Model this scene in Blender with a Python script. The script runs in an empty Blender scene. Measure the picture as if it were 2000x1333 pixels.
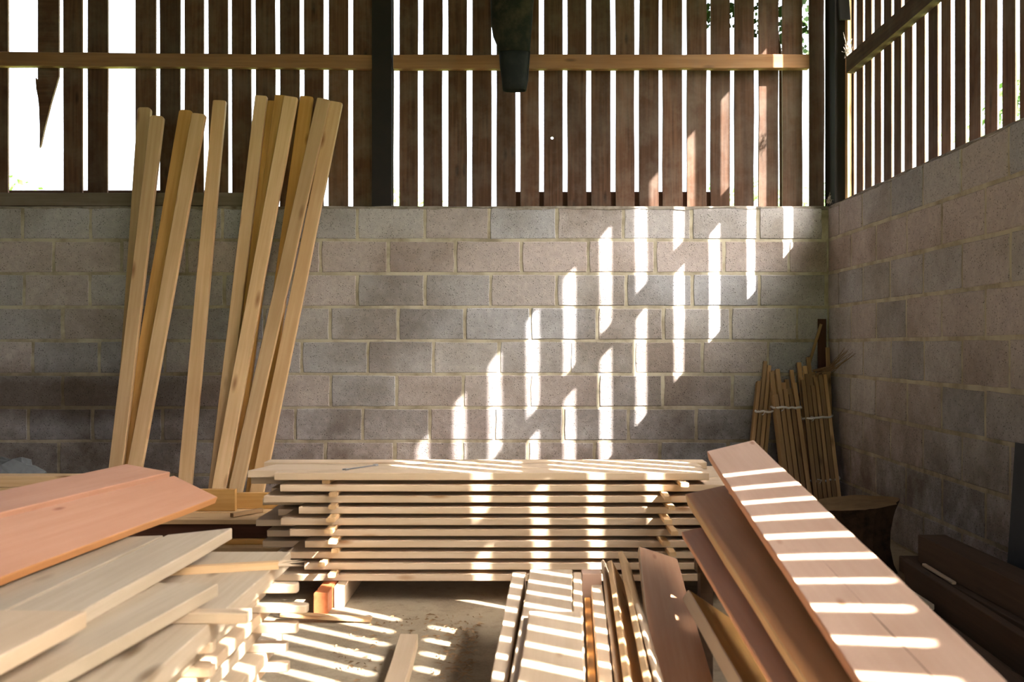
import bpy, bmesh, math, random
from mathutils import Vector, Matrix

random.seed(11)
R = random.Random(5)
SC = bpy.context.scene
COL = SC.collection
V = Vector

# ------------------------------------------------------------------ camera, world, sun, exposure
cam_d = bpy.data.cameras.new('camera')
cam = bpy.data.objects.new('camera', cam_d)
COL.objects.link(cam)
cam.location = (0, 0, 1.09)
cam.rotation_euler = (math.radians(90), 0, 0)
cam_d.sensor_width = 36.0
cam_d.lens = 36.0 * 1930 / 2000
cam_d.shift_x = -0.011
cam_d.shift_y = 0.00475
cam_d.clip_start = 0.05
cam_d.clip_end = 500
cam_d.dof.use_dof = True
cam_d.dof.focus_distance = 5.4
cam_d.dof.aperture_fstop = 4.0
SC.camera = cam

SUN_DIR = V((-1.517, 1.0, -1.734)).normalized()      # the way the light travels
world = bpy.data.worlds.new('world')
SC.world = world
world.use_nodes = True
wn = world.node_tree.nodes
wl = world.node_tree.links
wn.clear()
wo = wn.new('ShaderNodeOutputWorld')
bg = wn.new('ShaderNodeBackground')
sky = wn.new('ShaderNodeTexSky')
sky.sky_type = 'NISHITA'
sky.sun_disc = False
sky.sun_elevation = math.asin(-SUN_DIR.z)
sky.sun_rotation = math.atan2(-SUN_DIR.x, -SUN_DIR.y)
sky.dust_density = 10.0
sky.air_density = 1.0
sky.ozone_density = 1.0
hsv = wn.new('ShaderNodeHueSaturation')
hsv.inputs['Saturation'].default_value = 0.45
hsv.inputs['Value'].default_value = 1.0
wl.new(sky.outputs[0], hsv.inputs['Color'])
wl.new(hsv.outputs[0], bg.inputs['Color'])
bg.inputs['Strength'].default_value = 1.15
wl.new(bg.outputs[0], wo.inputs['Surface'])

sun_d = bpy.data.lights.new('sun', 'SUN')
sun_d.energy = 34.0
sun_d.angle = math.radians(0.53)
sun_d.color = (1.0, 0.95, 0.89)
sun = bpy.data.objects.new('sun', sun_d)
COL.objects.link(sun)
sun.location = (20, -14, 24)
sun.rotation_euler = SUN_DIR.to_track_quat('-Z', 'Y').to_euler()

vs = SC.view_settings
vs.view_transform = 'Standard'
vs.look = 'None'
vs.gamma = 1.0
vs.use_curve_mapping = False
vs.exposure = 1.12

# ------------------------------------------------------------------ materials
def new_mat(name):
    m = bpy.data.materials.new(name)
    m.use_nodes = True
    nt = m.node_tree
    b = nt.nodes['Principled BSDF']
    return m, nt, nt.nodes, nt.links, b

def mixc(nt, fac, a, b, mode='MIX'):
    n = nt.nodes.new('ShaderNodeMix')
    n.data_type = 'RGBA'
    n.blend_type = mode
    for sock, v in ((n.inputs[0], fac), (n.inputs[6], a), (n.inputs[7], b)):
        if isinstance(v, bpy.types.NodeSocket):
            nt.links.new(v, sock)
        else:
            sock.default_value = v
    return n.outputs[2]

def mth(nt, op, a, b=0.0, clamp=False):
    n = nt.nodes.new('ShaderNodeMath')
    n.operation = op
    n.use_clamp = clamp
    for sock, v in ((n.inputs[0], a), (n.inputs[1], b)):
        if isinstance(v, bpy.types.NodeSocket):
            nt.links.new(v, sock)
        else:
            sock.default_value = v
    return n.outputs[0]

def maprange(nt, v, a, b, c=0.0, d=1.0):
    n = nt.nodes.new('ShaderNodeMapRange')
    nt.links.new(v, n.inputs[0])
    for i, x in enumerate((a, b, c, d)):
        n.inputs[i + 1].default_value = x
    return n.outputs[0]

def noise(nt, vec, scale, detail=3.0, rough=0.55):
    n = nt.nodes.new('ShaderNodeTexNoise')
    n.inputs['Scale'].default_value = scale
    n.inputs['Detail'].default_value = detail
    n.inputs['Roughness'].default_value = rough
    nt.links.new(vec, n.inputs['Vector'])
    return n.outputs['Fac']

def rgba(c, k=1.0):
    return (c[0] * k, c[1] * k, c[2] * k, 1.0)

def shifted(nt, scale):
    """object coordinates, moved at random for each object, then scaled"""
    tc = nt.nodes.new('ShaderNodeTexCoord')
    oi = nt.nodes.new('ShaderNodeObjectInfo')
    mul = nt.nodes.new('ShaderNodeVectorMath')
    mul.operation = 'MULTIPLY_ADD'
    comb = nt.nodes.new('ShaderNodeCombineXYZ')
    for i, k in enumerate((37.0, 61.0, 23.0)):
        nt.links.new(mth(nt, 'MULTIPLY', oi.outputs['Random'], k), comb.inputs[i])
    nt.links.new(tc.outputs['Object'], mul.inputs[0])
    mul.inputs[1].default_value = scale
    nt.links.new(comb.outputs[0], mul.inputs[2])
    return mul.outputs[0], oi

def wood(name, base, dark, knot, rough=0.62, weather=0.0, vary=0.22, bump=0.12, knots=0.075, streak=0.6):
    m, nt, N, L, b = new_mat(name)
    vec, oi = shifted(nt, (1.0, 1.0, 1.0))
    st = N.new('ShaderNodeVectorMath'); st.operation = 'MULTIPLY'
    st.inputs[1].default_value = (1.3, 34.0, 34.0)
    L.new(vec, st.inputs[0])
    grain = noise(nt, st.outputs[0], 1.6, 4.0, 0.6)
    st2 = N.new('ShaderNodeVectorMath'); st2.operation = 'MULTIPLY'
    st2.inputs[1].default_value = (1.1, 6.0, 6.0)
    L.new(vec, st2.inputs[0])
    broad = noise(nt, st2.outputs[0], 1.2, 3.0, 0.5)
    col = mixc(nt, maprange(nt, grain, 0.36, 0.68, 0.0, streak), rgba(base), rgba(dark))
    col = mixc(nt, mth(nt, 'MULTIPLY', maprange(nt, broad, 0.42, 0.72), 0.7), col, rgba(dark, 0.92))
    # knots
    st3 = N.new('ShaderNodeVectorMath'); st3.operation = 'MULTIPLY'
    st3.inputs[1].default_value = (2.6, 9.0, 9.0)
    L.new(vec, st3.inputs[0])
    vo = N.new('ShaderNodeTexVoronoi')
    vo.inputs['Scale'].default_value = 1.0
    L.new(st3.outputs[0], vo.inputs['Vector'])
    kf = maprange(nt, vo.outputs['Distance'], knots * 0.5, knots * 1.9, 1.0, 0.0)
    col = mixc(nt, mth(nt, 'MULTIPLY', kf, 0.85), col, rgba(knot))
    if weather > 0:
        wz = noise(nt, vec, 5.0, 5.0, 0.65)
        col = mixc(nt, mth(nt, 'MULTIPLY', maprange(nt, wz, 0.42, 0.7), weather), col, (0.19, 0.165, 0.135, 1))
    # every piece a little lighter or darker
    col = mixc(nt, 1.0, col, maprange_col(nt, oi.outputs['Random'], 1.0 - vary, 1.0 + vary * 0.4), 'MULTIPLY')
    L.new(col, b.inputs['Base Color'])
    b.inputs['Roughness'].default_value = rough
    b.inputs['Specular IOR Level'].default_value = 0.25
    bp = N.new('ShaderNodeBump')
    bp.inputs['Strength'].default_value = bump
    bp.inputs['Distance'].default_value = 0.004
    L.new(grain, bp.inputs['Height'])
    L.new(bp.outputs[0], b.inputs['Normal'])
    return m

def maprange_col(nt, v, lo, hi):
    x = maprange(nt, v, 0.0, 1.0, lo, hi)
    c = nt.nodes.new('ShaderNodeCombineColor')
    for i in range(3):
        nt.links.new(x, c.inputs[i])
    return c.outputs[0]

def concrete(name, tinted=True, base=(0.30, 0.28, 0.26)):
    m, nt, N, L, b = new_mat(name)
    vec, oi = shifted(nt, (1, 1, 1))
    geo = N.new('ShaderNodeNewGeometry')
    src = oi.outputs['Color'] if tinted else rgba(base)
    fine = noise(nt, vec, 160.0, 2.0, 0.7)
    mid = noise(nt, vec, 28.0, 5.0, 0.7)
    big = noise(nt, geo.outputs['Position'], 1.3, 4.0, 0.6)
    col = mixc(nt, maprange(nt, fine, 0.3, 0.7, 0.0, 0.5), src, mixc(nt, 1.0, src, (0.55, 0.54, 0.53, 1), 'MULTIPLY'))
    col = mixc(nt, maprange(nt, mid, 0.45, 0.75, 0.0, 0.55), col, mixc(nt, 1.0, src, (1.3, 1.25, 1.2, 1), 'MULTIPLY'))
    # open pits of the aggregate
    vo = N.new('ShaderNodeTexVoronoi')
    vo.inputs['Scale'].default_value = 80.0
    L.new(vec, vo.inputs['Vector'])
    pit = mth(nt, 'MULTIPLY', maprange(nt, vo.outputs['Distance'], 0.14, 0.30, 1.0, 0.0), maprange(nt, noise(nt, vec, 19.0, 4.0, 0.8), 0.42, 0.55))
    col = mixc(nt, mth(nt, 'MULTIPLY', pit, 0.85), col, (0.045, 0.04, 0.035, 1))
    # damp and soil stains that have drifted over the wall
    stain = mth(nt, 'MULTIPLY', maprange(nt, big, 0.46, 0.68), 0.75)
    col = mixc(nt, stain, col, mixc(nt, 1.0, col, (0.48, 0.42, 0.35, 1), 'MULTIPLY'))
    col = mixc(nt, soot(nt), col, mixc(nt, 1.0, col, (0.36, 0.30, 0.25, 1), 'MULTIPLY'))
    L.new(col, b.inputs['Base Color'])
    b.inputs['Roughness'].default_value = 0.95
    b.inputs['Specular IOR Level'].default_value = 0.1
    bp = N.new('ShaderNodeBump')
    bp.inputs['Strength'].default_value = 0.5
    bp.inputs['Distance'].default_value = 0.004
    hgt = mth(nt, 'SUBTRACT', mth(nt, 'ADD', fine, mid), pit)
    L.new(hgt, bp.inputs['Height'])
    L.new(bp.outputs[0], b.inputs['Normal'])
    return m

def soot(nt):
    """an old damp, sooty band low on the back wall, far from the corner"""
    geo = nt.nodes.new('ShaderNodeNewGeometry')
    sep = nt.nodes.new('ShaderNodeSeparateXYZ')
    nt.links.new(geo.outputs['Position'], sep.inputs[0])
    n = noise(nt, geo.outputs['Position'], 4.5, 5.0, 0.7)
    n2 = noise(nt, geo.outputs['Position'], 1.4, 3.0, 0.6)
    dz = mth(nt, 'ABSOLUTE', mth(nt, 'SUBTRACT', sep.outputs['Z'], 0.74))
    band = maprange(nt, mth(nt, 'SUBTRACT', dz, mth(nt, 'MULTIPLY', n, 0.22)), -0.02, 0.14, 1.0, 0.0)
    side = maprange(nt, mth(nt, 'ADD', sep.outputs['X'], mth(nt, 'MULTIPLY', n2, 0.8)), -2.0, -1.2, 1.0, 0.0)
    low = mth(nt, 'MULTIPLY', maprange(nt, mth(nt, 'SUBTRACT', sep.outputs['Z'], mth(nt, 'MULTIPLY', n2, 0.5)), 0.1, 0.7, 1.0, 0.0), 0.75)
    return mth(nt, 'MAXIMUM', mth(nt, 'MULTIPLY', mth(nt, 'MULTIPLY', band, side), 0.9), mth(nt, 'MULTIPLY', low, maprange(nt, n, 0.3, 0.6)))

def plain(name, base, rough=0.7, metal=0.0, spots=None, scale=14.0, amount=0.6, bump=0.2, sooty=False):
    m, nt, N, L, b = new_mat(name)
    vec, oi = shifted(nt, (1, 1, 1))
    n1 = noise(nt, vec, scale, 5.0, 0.65)
    c2 = spots or (base[0] * 0.55, base[1] * 0.55, base[2] * 0.55)
    col = mixc(nt, maprange(nt, n1, 0.42, 0.68, 0.0, amount), rgba(base), rgba(c2))
    if sooty:
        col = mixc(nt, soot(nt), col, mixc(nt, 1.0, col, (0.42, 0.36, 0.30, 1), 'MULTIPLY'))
    L.new(col, b.inputs['Base Color'])
    b.inputs['Roughness'].default_value = rough
    b.inputs['Metallic'].default_value = metal
    b.inputs['Specular IOR Level'].default_value = 0.5 if metal else 0.15
    bp = N.new('ShaderNodeBump')
    bp.inputs['Strength'].default_value = bump
    bp.inputs['Distance'].default_value = 0.004
    L.new(n1, bp.inputs['Height'])
    L.new(bp.outputs[0], b.inputs['Normal'])
    return m

M = {}
M['pine'] = wood('pine', (0.66, 0.45, 0.245), (0.52, 0.315, 0.14), (0.24, 0.10, 0.035), knots=0.10)
M['gold'] = wood('golden_pine', (0.60, 0.34, 0.11), (0.42, 0.21, 0.05), (0.22, 0.09, 0.02))
M['pale'] = wood('pale_pine', (0.63, 0.485, 0.34), (0.54, 0.39, 0.245), (0.30, 0.15, 0.06), vary=0.14)
M['white'] = wood('white_pine', (0.52, 0.425, 0.31), (0.42, 0.325, 0.215), (0.16, 0.10, 0.05), vary=0.14, knots=0.11)
M['pink'] = wood('pink_larch', (0.56, 0.295, 0.185), (0.50, 0.24, 0.135), (0.30, 0.10, 0.05), vary=0.08, knots=0.05)
M['rose'] = wood('rose_larch', (0.62, 0.42, 0.31), (0.54, 0.34, 0.235), (0.33, 0.15, 0.07), vary=0.06, knots=0.05)
M['brown'] = wood('brown_larch', (0.60, 0.29, 0.115), (0.50, 0.21, 0.07), (0.18, 0.06, 0.02), vary=0.1)
M['tan'] = wood('tan_larch', (0.64, 0.37, 0.22), (0.55, 0.28, 0.15), (0.30, 0.12, 0.05), vary=0.06, knots=0.05)
M['red'] = wood('red_larch', (0.46, 0.14, 0.05), (0.30, 0.075, 0.025), (0.2, 0.05, 0.02), vary=0.1)
M['slat'] = wood('weathered_slat', (0.135, 0.070, 0.040), (0.065, 0.031, 0.018), (0.025, 0.012, 0.008), rough=0.9, weather=0.4, vary=0.4, bump=0.3, streak=1.0)
M['rail'] = wood('weathered_rail', (0.30, 0.155, 0.07), (0.19, 0.09, 0.04), (0.07, 0.03, 0.015), rough=0.8, weather=0.2, vary=0.1, bump=0.25)
M['sill'] = wood('grey_sill', (0.17, 0.135, 0.10), (0.10, 0.075, 0.05), (0.05, 0.03, 0.02), rough=0.85, weather=0.4, vary=0.1)
M['oldbeam'] = wood('old_beam', (0.10, 0.058, 0.033), (0.065, 0.035, 0.019), (0.03, 0.018, 0.012), rough=0.85, vary=0.25)
M['darkboard'] = wood('dark_board', (0.075, 0.03, 0.018), (0.045, 0.018, 0.01), (0.02, 0.01, 0.006), rough=0.8, vary=0.1)
M['stick'] = wood('thin_stick', (0.56, 0.36, 0.18), (0.36, 0.20, 0.085), (0.12, 0.05, 0.02), vary=0.5)
M['block'] = concrete('concrete_block')
M['mortar'] = plain('sand_mortar', (0.42, 0.375, 0.285), 0.95, spots=(0.20, 0.17, 0.12), scale=6.0, amount=0.9, bump=0.4, sooty=True)
M['cap'] = plain('dusty_cap', (0.24, 0.21, 0.175), 0.95, spots=(0.10, 0.08, 0.06), scale=16.0, amount=0.85, bump=0.6)
M['steel'] = plain('dark_steel', (0.017, 0.015, 0.014), 0.7, spots=(0.026, 0.019, 0.015), scale=8.0)
M['bare'] = plain('bright_steel', (0.42, 0.43, 0.46), 0.35, metal=0.9, amount=0.3)
M['rubber'] = plain('grimy_rubber', (0.014, 0.016, 0.017), 0.8, spots=(0.03, 0.033, 0.03), scale=12.0)
M['grime'] = plain('muddy_rubber', (0.013, 0.015, 0.011), 0.9, spots=(0.05, 0.042, 0.026), scale=9.0, amount=0.9)
M['bark'] = plain('bark', (0.05, 0.026, 0.015), 0.95, spots=(0.016, 0.009, 0.006), scale=16.0, amount=0.9, bump=0.8)
M['stumptop'] = plain('stump_top', (0.21, 0.13, 0.06), 0.9, spots=(0.13, 0.075, 0.033), scale=10.0)
M['panel'] = plain('dark_panel', (0.030, 0.034, 0.040), 0.6, spots=(0.018, 0.020, 0.024), scale=5.0)
M['plastic'] = plain('grey_plastic', (0.16, 0.17, 0.175), 0.4, spots=(0.05, 0.055, 0.055), scale=6.0)
M['string'] = plain('white_twine', (0.75, 0.72, 0.70), 0.6, amount=0.2)
M['web'] = plain('dusty_cobweb', (0.45, 0.40, 0.34), 0.9, amount=0.4)
M['dry'] = plain('dry_grass', (0.20, 0.135, 0.075), 0.9, amount=0.5)
M['shaving'] = plain('wood_shaving', (0.34, 0.22, 0.12), 0.9, spots=(0.10, 0.06, 0.03), scale=3.0, amount=0.9)
M['leaf'] = plain('leaf_green', (0.10, 0.19, 0.045), 0.7, spots=(0.05, 0.11, 0.02), scale=2.0)
M['darkleaf'] = plain('ivy_green', (0.03, 0.06, 0.018), 0.7, spots=(0.015, 0.03, 0.01), scale=4.0)
M['grass'] = plain('meadow', (0.12, 0.19, 0.05), 0.95, spots=(0.17, 0.18, 0.07), scale=0.6)
M['roof'] = plain('roof_sheet', (0.07, 0.062, 0.055), 0.9, spots=(0.04, 0.035, 0.03), scale=2.5)

def floor_mat():
    m, nt, N, L, b = new_mat('dusty_floor')
    geo = N.new('ShaderNodeNewGeometry')
    p = geo.outputs['Position']
    n1 = noise(nt, p, 2.2, 6.0, 0.65)
    n2 = noise(nt, p, 16.0, 5.0, 0.7)
    n3 = noise(nt, p, 140.0, 2.0, 0.7)
    col = mixc(nt, maprange(nt, n1, 0.40, 0.66), (0.34, 0.275, 0.19, 1), (0.245, 0.185, 0.12, 1))
    col = mixc(nt, maprange(nt, n2, 0.50, 0.72, 0.0, 0.6), col, (0.15, 0.105, 0.065, 1))
    col = mixc(nt, maprange(nt, n3, 0.35, 0.7, 0.0, 0.35), col, (0.42, 0.35, 0.25, 1))
    L.new(col, b.inputs['Base Color'])
    b.inputs['Roughness'].default_value = 0.95
    b.inputs['Specular IOR Level'].default_value = 0.1
    bp = N.new('ShaderNodeBump')
    bp.inputs['Strength'].default_value = 0.5
    bp.inputs['Distance'].default_value = 0.006
    L.new(mth(nt, 'ADD', n2, mth(nt, 'MULTIPLY', n3, 0.4)), bp.inputs['Height'])
    L.new(bp.outputs[0], b.inputs['Normal'])
    return m
M['floor'] = floor_mat()

# ------------------------------------------------------------------ mesh helpers
def mesh_obj(name, verts, faces, mat, parent=None, smooth=False, loc=None, rot=None):
    me = bpy.data.meshes.new(name)
    me.from_pydata([tuple(v) for v in verts], [], faces)
    me.update()
    if smooth:
        for p in me.polygons:
            p.use_smooth = True
    me.materials.append(M[mat] if isinstance(mat, str) else mat)
    o = bpy.data.objects.new(name, me)
    COL.objects.link(o)
    if parent is not None:
        o.parent = parent
    if loc is not None:
        o.location = loc
    if rot is not None:
        o.rotation_euler = rot
    return o

def tag(o, label, cat, group=None):
    o['label'] = label
    o['category'] = cat
    if group:
        o['group'] = group
    return o

def struct(o):
    o['kind'] = 'structure'
    return o

def empty(name, loc=(0, 0, 0)):
    o = bpy.data.objects.new(name, None)
    COL.objects.link(o)
    o.location = loc
    o.empty_display_size = 0.1
    return o

def box_vf(x0, x1, y0, y1, z0, z1, off=0):
    v = [(x0, y0, z0), (x1, y0, z0), (x1, y1, z0), (x0, y1, z0), (x0, y0, z1), (x1, y0, z1), (x1, y1, z1), (x0, y1, z1)]
    f = [(0, 3, 2, 1), (4, 5, 6, 7), (0, 1, 5, 4), (1, 2, 6, 5), (2, 3, 7, 6), (3, 0, 4, 7)]
    return v, [tuple(i + off for i in q) for q in f]

def boxes(name, list_of, mat, parent=None):
    vs_, fs_ = [], []
    for b in list_of:
        v, f = box_vf(*b, off=len(vs_))
        vs_ += v
        fs_ += f
    return mesh_obj(name, vs_, fs_, mat, parent)

def plank(name, fl, fr, nr, nl, t, mat, label=None, cat='plank', group=None, segs=4, wav=0.0012, ch=0.0025,
          rnd=0.0, parent=None, skew=0.0, bow=0.0, side=None, rside=None):
    """a sawn board; the four corners are those of its upper face, far-left, far-right, near-right, near-left"""
    fl, fr, nr, nl = V(fl), V(fr), V(nr), V(nl)
    m0, m1 = (nl + nr) / 2, (fl + fr) / 2
    ex = (m1 - m0).normalized()
    ey = (fl - fr) + (nl - nr)
    ey = (ey - ex * ey.dot(ex)).normalized()
    ez = ex.cross(ey)
    mat3 = Matrix((ex, ey, ez)).transposed()
    inv = mat3.inverted()
    a = [inv @ (p - m0) for p in (fl, fr, nr, nl)]
    s_list = [i / segs for i in range(segs + 1)]
    ring_scale = {}
    if rnd > 0:
        ln = (m1 - m0).length
        s_list = s_list[:-1] + [1 - rnd / ln, 1 - rnd * 0.35 / ln, 1.0]
        ring_scale = {len(s_list) - 2: 0.90, len(s_list) - 1: 0.66}
    vs_, fs_ = [], []
    for k, s in enumerate(s_list):
        l = a[3].lerp(a[0], s)
        r = a[2].lerp(a[1], s)
        inner = 0 < k < len(s_list) - 1
        jl = R.uniform(-wav, wav) if inner else 0
        jr = R.uniform(-wav, wav) if inner else 0
        zb = bow * 4 * s * (1 - s)
        if k in ring_scale:
            c = (l + r) / 2
            l = c + (l - c) * ring_scale[k]
            r = c + (r - c) * ring_scale[k]
        xl, xr = l.x, r.x
        if k == 0:
            xl += skew
            xr -= skew
        yl, yr = l.y + jl, r.y + jr
        zl, zr = l.z + zb, r.z + zb
        pts = [(xr, yr + ch, zr), (xl, yl - ch, zl), (xl, yl, zl - ch), (xl, yl, zl - t + ch), (xl, yl - ch, zl - t),
               (xr, yr + ch, zr - t), (xr, yr, zr - t + ch), (xr, yr, zr - ch)]
        vs_ += pts
    n = len(s_list)
    for k in range(n - 1):
        for j in range(8):
            j2 = (j + 1) % 8
            fs_.append((k * 8 + j, k * 8 + j2, (k + 1) * 8 + j2, (k + 1) * 8 + j))
    fs_.append(tuple(range(7, -1, -1)))
    fs_.append(tuple((n - 1) * 8 + j for j in range(8)))
    o = mesh_obj(name, vs_, [tuple(reversed(f)) for f in fs_], mat, parent)
    if side:
        o.data.materials.append(M[side])
        for k in range(n - 1):
            for j in (1, 2, 3):
                o.data.polygons[k * 8 + j].material_index = 1
    if rside:
        o.data.materials.append(M[rside])
        for k in range(n - 1):
            for j in (5, 6, 7):
                o.data.polygons[k * 8 + j].material_index = len(o.data.materials) - 1
    mw = mat3.to_4x4()
    mw.translation = m0
    o.matrix_world = mw
    if label:
        tag(o, label, cat, group)
    return o

def xboard(name, x0, x1, y0, y1, zt, t, mat, label=None, cat='plank', group=None, dz=0.0, **k):
    return plank(name, (x1, y1, zt + dz), (x1, y0, zt + dz), (x0, y0, zt), (x0, y1, zt), t, mat, label, cat, group, **k)

def yboard(name, x0, x1, y0, y1, zt, t, mat, label=None, cat='plank', group=None, yaw=0.0, **k):
    d = yaw * (y1 - y0)
    return plank(name, (x0 + d, y1, zt), (x1 + d, y1, zt), (x1, y0, zt), (x0, y0, zt), t, mat, label, cat, group, **k)

def tube_vf(pts, r, n=6, off=0, closed=False):
    pts = [V(p) for p in pts]
    vs_, fs_ = [], []
    m = len(pts)
    for i, p in enumerate(pts):
        if closed:
            d = pts[(i + 1) % m] - pts[i - 1]
        else:
            d = pts[min(i + 1, m - 1)] - pts[max(i - 1, 0)]
        d.normalize()
        u = d.orthogonal().normalized() if abs(d.z) > 0.95 else d.cross(V((0, 0, 1))).normalized()
        w = d.cross(u)
        rr = r[i] if isinstance(r, (list, tuple)) else r
        for k in range(n):
            a = 2 * math.pi * k / n
            vs_.append(p + u * math.cos(a) * rr + w * math.sin(a) * rr)
    for i in range(m if closed else m - 1):
        i2 = (i + 1) % m
        for k in range(n):
            k2 = (k + 1) % n
            fs_.append((off + i * n + k, off + i * n + k2, off + i2 * n + k2, off + i2 * n + k))
    if not closed:
        fs_.append(tuple(off + k for k in range(n - 1, -1, -1)))
        fs_.append(tuple(off + (m - 1) * n + k for k in range(n)))
    return vs_, fs_

ORD = ['first', 'second', 'third', 'fourth', 'fifth', 'sixth', 'seventh', 'eighth', 'ninth', 'tenth', 'eleventh', 'twelfth',
       'thirteenth', 'fourteenth', 'fifteenth', 'sixteenth', 'seventeenth', 'eighteenth', 'nineteenth', 'twentieth']

# ------------------------------------------------------------------ the setting: ground, floor, walls, roof
WALL_Y = 6.63       # inner face of the back block wall
WALL_X = 2.045      # inner face of the right block wall
WALL_H = 2.025      # nine courses
CH = 0.225          # a course
LEFT_X = -5.2
FRONT_Y = -2.4

def roof_z(x):
    return 3.93 + (2.32 - x) * 0.25

g = struct(mesh_obj('ground', [(-90, -90, -0.03), (90, -90, -0.03), (90, 90, -0.03), (-90, 90, -0.03)], [(0, 1, 2, 3)], 'grass'))
fl_v, fl_f = [], []
nx, ny = 60, 80
for j in range(ny + 1):
    for i in range(nx + 1):
        x = LEFT_X + (2.13 - LEFT_X) * i / nx
        y = FRONT_Y - 0.6 + (6.72 - FRONT_Y + 0.6) * j / ny
        fl_v.append((x, y, -0.004 + 0.003 * math.sin(x * 3.1 + y * 1.7) * math.cos(y * 2.3)))
for j in range(ny):
    for i in range(nx):
        a = j * (nx + 1) + i
        fl_f.append((a, a + 1, a + nx + 2, a + nx + 1))
struct(mesh_obj('floor', fl_v, fl_f, 'floor', smooth=True))

# concrete blocks: a few shared meshes with chipped, uneven edges
def block_mesh(seed):
    r = random.Random(seed)
    bm = bmesh.new()
    bmesh.ops.create_cube(bm, size=1.0)
    me_w, me_h, me_d = 0.432, 0.207, 0.07
    for v in bm.verts:
        v.co = (v.co.x * me_w, v.co.y * me_d, v.co.z * me_h)
    # cut the front face edges and chamfer them
    ed = [e for e in bm.edges if all(v.co.y < 0 for v in e.verts)]
    bmesh.ops.subdivide_edges(bm, edges=[e for e in ed], cuts=2, use_grid_fill=False)
    for v in bm.verts:
        if v.co.y < 0:
            v.co.x += r.uniform(-0.004, 0.004)
            v.co.z += r.uniform(-0.003, 0.003)
    ed = [e for e in bm.edges if all(v.co.y < 0 for v in e.verts)]
    bmesh.ops.bevel(bm, geom=ed, offset=0.005, segments=1, affect='EDGES')
    me = bpy.data.meshes.new('block')
    bm.to_mesh(me)
    bm.free()
    me.materials.append(M['block'])
    return me
BLOCKS = [block_mesh(100 + i) for i in range(6)]
TINT = [(0.355, 0.335, 0.335), (0.345, 0.33, 0.335), (0.38, 0.335, 0.325), (0.335, 0.33, 0.345), (0.37, 0.35, 0.345), (0.375, 0.335, 0.325)]

def place_block(parent, cx, cy, cz, length, back, tint):
    o = bpy.data.objects.new('block', R.choice(BLOCKS))
    COL.objects.link(o)
    o.parent = parent
    prd = 0.035 + R.uniform(-0.0012, 0.0015)
    if back:
        o.location = (cx, cy + prd, cz)
    else:
        o.location = (cx + prd, cy, cz)
        o.rotation_euler = (0, 0, -math.pi / 2)
    o.scale = (length / 0.45, 1, 1)
    o.color = (*tint, 1)
    return o

def tint(row, k, x0=0.0):
    c = V(R.choice(TINT))
    if row == 1:
        c = V((0.40, 0.345, 0.33))
    f = R.uniform(0.97, 1.17)
    return tuple(c * f)

wall_back = struct(boxes('wall_back', [(LEFT_X, 2.135, WALL_Y + 0.0035, WALL_Y + 0.095, 0, WALL_H - 0.006)], 'mortar'))
wall_right = struct(boxes('wall_right', [(WALL_X + 0.0035, WALL_X + 0.092, FRONT_Y, WALL_Y + 0.0035, 0, WALL_H - 0.006)], 'mortar'))
PH = [0.044, 0.1056, 0.0458, 0.124, 0.065, 0.122, 0.055, 0.117, 0.050]       # where each course starts
for row in range(9):
    zc = WALL_H - (row + 0.5) * CH
    x = (PH[row] * 1000 - 1022) / 291.1 - 0.45 * 4
    xs = []
    while x < WALL_X + 0.02:
        xs.append(x + R.uniform(-0.012, 0.012))
        x += 0.449
    for a, b_ in zip(xs[:-1], xs[1:]):
        if b_ > LEFT_X + 0.2:
            place_block(wall_back, (a + b_) / 2, WALL_Y, zc, b_ - a, True, tint(row, 0, a))
    a, b_ = xs[-1], WALL_X
    if b_ - a > 0.06:
        place_block(wall_back, (a + b_) / 2, WALL_Y, zc, b_ - a, True, tint(row, 0, a))
    # right wall
    y = WALL_Y + (0.0 if row % 2 else -0.225)
    ys = [WALL_Y] if row % 2 == 0 else []
    while y > FRONT_Y:
        ys.append(y + (R.uniform(-0.012, 0.012) if y < WALL_Y else 0))
        y -= 0.45
    for a, b_ in zip(ys[:-1], ys[1:]):
        place_block(wall_right, WALL_X, (a + b_) / 2, zc, a - b_, False, tint(row, 1))

def cap(name, x0, x1, y0, y1, along_x, parent):
    """rough bed of mortar and dust along the top of a wall"""
    vs_, fs_ = [], []
    n = 70
    for i in range(n + 1):
        s = i / n
        e = R.uniform(-0.004, 0.005)
        h = WALL_H + R.uniform(0.0, 0.006)
        lo = WALL_H - R.uniform(0.006, 0.026)
        if along_x:
            x = x0 + (x1 - x0) * s
            vs_ += [(x, y0 - 0.002 + e * 0.4, lo), (x, y0 + 0.004 + e, h), (x, y1, h), (x, y1, lo)]
        else:
            y = y0 + (y1 - y0) * s
            vs_ += [(x0 - 0.002 + e * 0.4, y, lo), (x0 + 0.004 + e, y, h), (x1, y, h), (x1, y, lo)]
    for i in range(n):
        for j in range(4):
            j2 = (j + 1) % 4
            q = (i * 4 + j, i * 4 + j2, i * 4 + 4 + j2, i * 4 + 4 + j)
            fs_.append(q if not along_x else tuple(reversed(q)))
    return mesh_obj(name, vs_, fs_, 'cap', parent)
cap('wall_top_mortar', LEFT_X, 2.13, WALL_Y, WALL_Y + 0.094, True, wall_back)
cap('wall_top_mortar', WALL_X, WALL_X + 0.091, FRONT_Y, WALL_Y, False, wall_right)

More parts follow.
